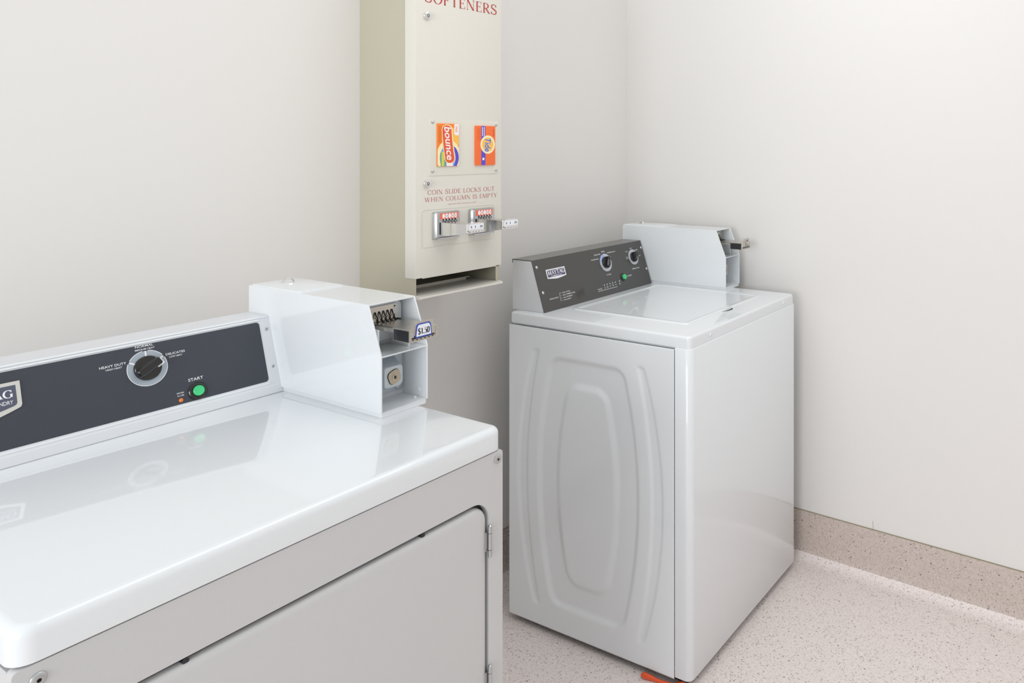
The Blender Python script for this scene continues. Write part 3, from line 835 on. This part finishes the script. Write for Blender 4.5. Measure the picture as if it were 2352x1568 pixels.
# sample plate and cartons
g = Geo(dm)
g.slab(-1.1362, -.9000, 1.3622, 1.5135, 0, .0016, .003, .0006)
plate = build('sample_plate', g, 'beige_plate', disp, smooth=30)
for (x, z) in ((-1.1256, 1.5060), (-.9088, 1.5035), (-1.1260, 1.3740), (-.9088, 1.3715)):
    g = Geo(dm); g.lathe(x, z, [(.0042, .0014), (.0040, .0030), (.0024, .0044), (.0006, .0048)], 18)
    build('rivet', g, 'screw', plate)
def carton(x0, x1, z0, z1, th, decorate, mats, label, curl=0):
    g = Geo(dm)
    g.mi = 0
    decorate(g, x0, x1, z0, z1, .0016+th)
    g.mi = 0
    g.slab(x0, x1, z0, z1, .0016, .0016+th, .0015, .0008)
    return build('sample_carton', g, mats, disp, smooth=30, label=label)
def deco_a(g, x0, x1, z0, z1, h):
    Wd, Hh = x1-x0, z1-z0
    P = lambda a, b: (x0+a*Wd, z0+b*Hh)       # a to the right, b up
    def pl(pts, m_, k): g.mi = m_; g.prism(clip([P(*q) for q in pts], x0+.0006, x1-.0006, z0+.0006, z1-.0006), h, h+k*.00008)
    E_ = lambda a, b, ra, rb, n=40: [(a+ra*math.cos(2*PI*i/n), b+rb*math.sin(2*PI*i/n)) for i in range(n)]
    pl(E_(.60, .62, .40, .30), 1, 1)
    pl(E_(.52, .22, .56, .40), 2, 2)
    pl(E_(.55, .20, .44, .31), 6, 3)
    pl(E_(.48, .20, .36, .30), 5, 4)
    pl([(.15, .0), (.15, .33), (.36, .36), (.36, .0)], 4, 5)
    pl([(.18, .0), (.18, .34), (.32, .34), (.32, .0)], 7, 6)
    pl([(.42, 0), (.42, .22), (.50, .22), (.60, .10), (.72, .12), (.70, 0)], 3, 6)
    pl([(.78, 1), (.78, .76), (.84, .73), (1.05, .73), (1.05, 1)], 3, 5)
    g.mi = 8
    put(g, sans('FREE', .0), *[x0+.83*Wd, x0+.92*Wd], z0+.80*Hh, z0+.94*Hh, h+.0006, -90)
    g.mi = 10
    for k in range(3): g.strip([P(.06+.05*k, .95), P(.06+.05*k, .55)], Wd*.014, h+.0003)
    path = [P(.46+.14*t-.02*math.sin(PI*t), 86e-2-.68*t) for t in [k/16 for k in range(17)]]
    def blob(wd, m_, hh, dx=0, ext=0):
        g.mi = m_; pts = [(a_+dx*Wd, b_) for a_, b_ in path]
        g.strip(pts, wd*Wd, h+hh)
        for q in (pts[0], pts[-1]): g.prism(circ(q[0], q[1], wd*Wd/2, 24, wd*Wd*.40), h+hh-.00012, h+hh-.00006)
    blob(.50, 2, .0006, -.02); blob(.42, 9, .0008, -.03)
    g.mi = 3
    vs, fs = sans('bounce', .018)
    rot = [(y, -(x+y*.10)) for x, y in vs]
    xs = [q[0] for q in rot]; zs = [q[1] for q in rot]
    a0, a1 = x0+.34*Wd, x0+.66*Wd; top_, bot = z0+.925*Hh, z0+.145*Hh
    sx = (a1-a0)/(max(xs)-min(xs)); sz = (top_-bot)/(max(zs)-min(zs))
    out = []
    for p_, q_ in rot:
        v = bot+(q_-min(zs))*sz; out.append((a0+(p_-min(xs))*sx+(.925*Hh+z0-v)/Hh*Wd*.17-.05*Wd, v, h+.0010))
    g.add(out, fs)
def deco_b(g, x0, x1, z0, z1, h):
    Wd, Hh = x1-x0, z1-z0
    P = lambda a, b: (x0+a*Wd, z0+b*Hh)
    def pl(pts, m_, k): g.mi = m_; g.prism(clip([P(*q) for q in pts], x0+.0006, x1-.0006, z0+.0006, z1-.0006), h, h+k*.00008)
    E_ = lambda a, b, ra, rb, n=40: [(a+ra*math.cos(2*PI*i/n), b+rb*math.sin(2*PI*i/n)) for i in range(n)]
    pl([(.27, 0), (.27, 1), (.48, 1), (.48, 0)], 1, 1)
    rb_ = .36*Wd/Hh
    pl(E_(.60, .525, .375, .235), 2, 3)
    pl(E_(.60, .525, .285, .178), 4, 5)
    g.mi = 3
    for k in range(2): g.strip([P(.33+.09*k, .97), P(.33+.09*k, .74)], Wd*.035, h+.0002)
    g.strip([P(.375, .19), P(.375, .13)], Wd*.10, h+.0002)
    g.mi = 5
    for k in range(3): g.strip([P(.09+.06*k, .95), P(.09+.06*k, .62)], Wd*.016, h+.0002)
    g.strip([P(.90, .93), P(.90, .74)], Wd*.05, h+.0002)
    for m_, off, hh, e in ((3, .042, .0006, .015), (6, .012, .0008, 0)):
        vs, fs = sans('Tide', off)
        s_ = [(x+y*.22, y) for x, y in vs]; rot = [(y, -x) for x, y in s_]
        xs = [q[0] for q in rot]; zs = [q[1] for q in rot]
        a0, a1 = x0+(.44-e)*Wd, x0+(.74+e)*Wd; top_, bot = z0+(.685+e*.5)*Hh, z0+(.345-e*.5)*Hh
        g.mi = m_
        g.add([(a0+(a-min(xs))*(a1-a0)/(max(xs)-min(xs)), bot+(b-min(zs))*(top_-bot)/(max(zs)-min(zs)), h+hh) for a, b in rot], fs)
carton(-1.1128, -1.0428, 1.3870, 1.5028, .0035, deco_a, ['orange', 'glow', 'cream', 'pwhite', 'cgreen', 'csky', 'cviolet', 'clime', 'coral', 'credd', 'darkor'], 'orange and green dryer-sheet sample carton')
carton(-.9862, -.9160, 1.3872, 1.4995, .0060, deco_b, ['orange2', 'cviolet', 'cream', 'pwhite', 'glow', 'darkor', 'cblue'], 'red-orange detergent sample carton with blue stripe')
# locks
for (x, z) in ((-1.1432, 1.7878), (-1.1438, 1.3427)):
    g = Geo(dm); g.lathe(x, z, [(.0105, 0), (.0105, .002), (.0092, .0075), (.0060, .0088), (.0042, .0088), (.0042, .0075), (.001, .0075)], 26)
    g.mi = 1; g.ring(x, z, .0030, .0042, .0076, .0082, 18); g.box(x-.001, x+.001, z-.006, z-.0035, .0088, .0091); g.mi = 2; g.lathe(x, z, [(.003, .0076), (.0028, .0086), (.0005, .0088)], 14)
    build('cylinder_lock', g, ['chrome', 'gunmetal', 'screw'], disp, smooth=30)
# lettering
g = Geo(dm)
put(g, serif('SOFTENERS', .15, .04, .10, .05), -1.1480, -.9045, 1.8235, 1.8535, .0004)
build('heading_lettering', g, 'red', disp, smooth=0, label='large dark red SOFTENERS lettering')
g = Geo(dm)
put(g, serif('COIN SLIDE LOCKS OUT', .10, .035, .08, .05), -1.1395, -.9140, 1.3120, 1.3245, .0004)
put(g, serif('WHEN COLUMN IS EMPTY', .10, .035, .08, .05), -1.1488, -.9035, 1.2930, 1.3052, .0004)
build('notice_lettering', g, 'red', disp, smooth=0, label='dark red coin slide notice in two lines')
g = Geo(dm)
put(g, sans('VEND-RITE MFG. CHICAGO, IL 60647'), -1.0748, -.9784, 1.2818, 1.2842, .0004)
build('maker_lettering', g, 'red', disp, smooth=0, label='tiny dark red line of print')
# pressed outline round the coin slides
g = Geo(dm)
frame_with_hole(g, rrect(-1.1600, -.9134, 1.1725, 1.2728, .010, 6), rrect(-1.1590, -.9144, 1.1735, 1.2718, .009, 6), .0, .0010)
build('pressed_outline', g, 'beige', door, smooth=0)
for (x0_, x1_) in ((-1.1263, -1.0427), (-1.0072, -.9226)):
    cx_ = (x0_+x1_)/2; z0_, z1_ = 1.1905, 1.2650
    g = Geo(dm)
    loops = []
    for d, h in ((0, 0), (.0010, .010), (.0050, .0150), (.0080, .0155)):
        loops.append([(a, b, h) for a, b in rrect(x0_+d, x1_-d, z0_+d, z1_-d*.8, .004, 4)])
    g.stack(loops)
    g.box(cx_-.036, cx_+.033, z0_+.002, z0_+.006, .012, .020)
    mech = build('coin_mechanism', g, 'screw', disp, smooth=30)
    g = Geo(dm); g.prism(rrect(cx_-.0285, cx_+.0310, 1.2455, 1.2612, .0015), .0155, .0162); g.mi = 1
    for k in range(5): g.prism(circ(cx_-.0170+k*.0098, 1.2535, .0042, 18, .0068), .0162, .0166)
    g.mi = 2
    for k, t in enumerate(('', '4', '', '3', '2')):
        if t: put(g, sans(t, .02), cx_-.0184+k*.0098, cx_-.0156+k*.0098, 1.2515, 1.2560, .0169)
    build('coin_guide_label', g, ['coral', 'pwhite', 'textblack'], mech, smooth=0, label='coral strip with five white ovals')
    g = Geo(dm)
    for k in range(5):
        a = cx_-.0180+k*.0098
        for (p, q, hA, hB) in (((a, 1.2465), (a, 1.2425), .0158, .0158), ((a, 1.2425), (a+.002, 1.2400), .0158, .0185), ((a+.002, 1.2400), (a+.003, 1.2378), .0185, .0195)):
            g.stack([[(u-.0011, v, hh), (u+.0011, v, hh), (u+.0011, v, hh+.001), (u-.0011, v, hh+.001)] for (u, v), hh in ((p, hA), (q, hB))])
    g.box(cx_-.0285, cx_-.0270, 1.2050, 1.2370, .0155, .0175)
    build('coin_slots', g, 'hole_shade', mech, smooth=0, label='row of coin slots, the shade inside drawn as black strips')
    # pushed-out chrome slide
    g = Geo(dm)
    hf = .120; wl, wr = cx_-.0275, cx_+.0275
    g.box(wl, wr, 1.2358, 1.2376, .012, hf)
    for (a, b) in ((wl, wl+.0015), (wr-.0015, wr)):
        for (h0, h1, zb0, zb1) in ((.012, .050, 1.2010, 1.2035), (.050, .090, 1.2035, 1.2085), (.090, hf, 1.2085, 1.2140)):
            g.add([(a, zb0, h0), (b, zb0, h0), (b, 1.2365, h0), (a, 1.2365, h0), (a, zb1, h1), (b, zb1, h1), (b, 1.2365, h1), (a, 1.2365, h1)],
                  [(3, 2, 1, 0), (4, 5, 6, 7), (0, 1, 5, 4), (1, 2, 6, 5), (2, 3, 7, 6), (3, 0, 4, 7)])
    g.box(cx_-.012, wr-.002, 1.2376, 1.2384, .03, hf-.012)
    sl = build('coin_slide', g, 'chrome', mech, smooth=0, bevel=.0003)
    g = Geo(dm)
    g.slab(wl-.0005, wr+.0005, 1.2130, 1.2385, hf-.002, hf+.0035, .003, .0012)
    g.box(wl+.010, wr-.010, 1.2385, 1.2400, hf-.003, hf+.001)
    g.mi = 1; g.prism([(cx_-.0215, 1.2235), (cx_+.0260, 1.2235), (cx_+.0260, 1.2365), (cx_-.0170, 1.2365), (cx_-.0215, 1.2330)], hf+.0035, hf+.0041); g.mi = 2
    put(g, sans('$', .02), cx_-.0165, cx_-.0125, 1.2268, 1.2325, hf+.0043); put(g, sans('1', .02), cx_-.0025, cx_-.0005, 1.2268, 1.2325, hf+.0043)
    put(g, sans('.', .02), cx_+.0065, cx_+.0075, 1.2268, 1.2278, hf+.0043); put(g, sans('50', .02), cx_+.0135, cx_+.0225, 1.2268, 1.2325, hf+.0043)
    for k in range(5): g.box(cx_-.0190+k*.0095, cx_-.0160+k*.0095, 1.2165, 1.2178, hf+.0034, hf+.0040)
    g.strip([(cx_-.0262, 1.2215), (cx_-.0245, 1.2185), (cx_-.0200, 1.2170)], .0014, hf+.0040)
    build('price_plate', g, ['chrome', 'card', 'textblack'], mech, smooth=0, label='price plate reading $1.50')

# ================================================================== orange plastic under the washer
g = Geo()
pts = [(-.7945, -.6905, .0075), (-.7930, -.6960, .0082), (-.7915, -.7020, .0082), (-.7880, -.7200, .0070), (-.7850, -.7400, .0050), (-.7800, -.7650, .0042), (-.7740, -.7850, .0040), (-.7600, -.7990, .0045), (-.7400, -.8060, .0045), (-.70, -.790, .0045), (-.64, -.74, .0045)]
pts = [(a, b, c+FZ) for a, b, c in pts]
g.tube(pts, [.0012, .0065, .0080, .0068, .0048, .0040, .0038, .0042, .0042, .0040, .0038], 14)
o = build('extension_cord', g, 'cord', smooth=60)
o['label'] = 'short bright orange plastic cord poking out on the floor under the washer corner'; o['category'] = 'cord'
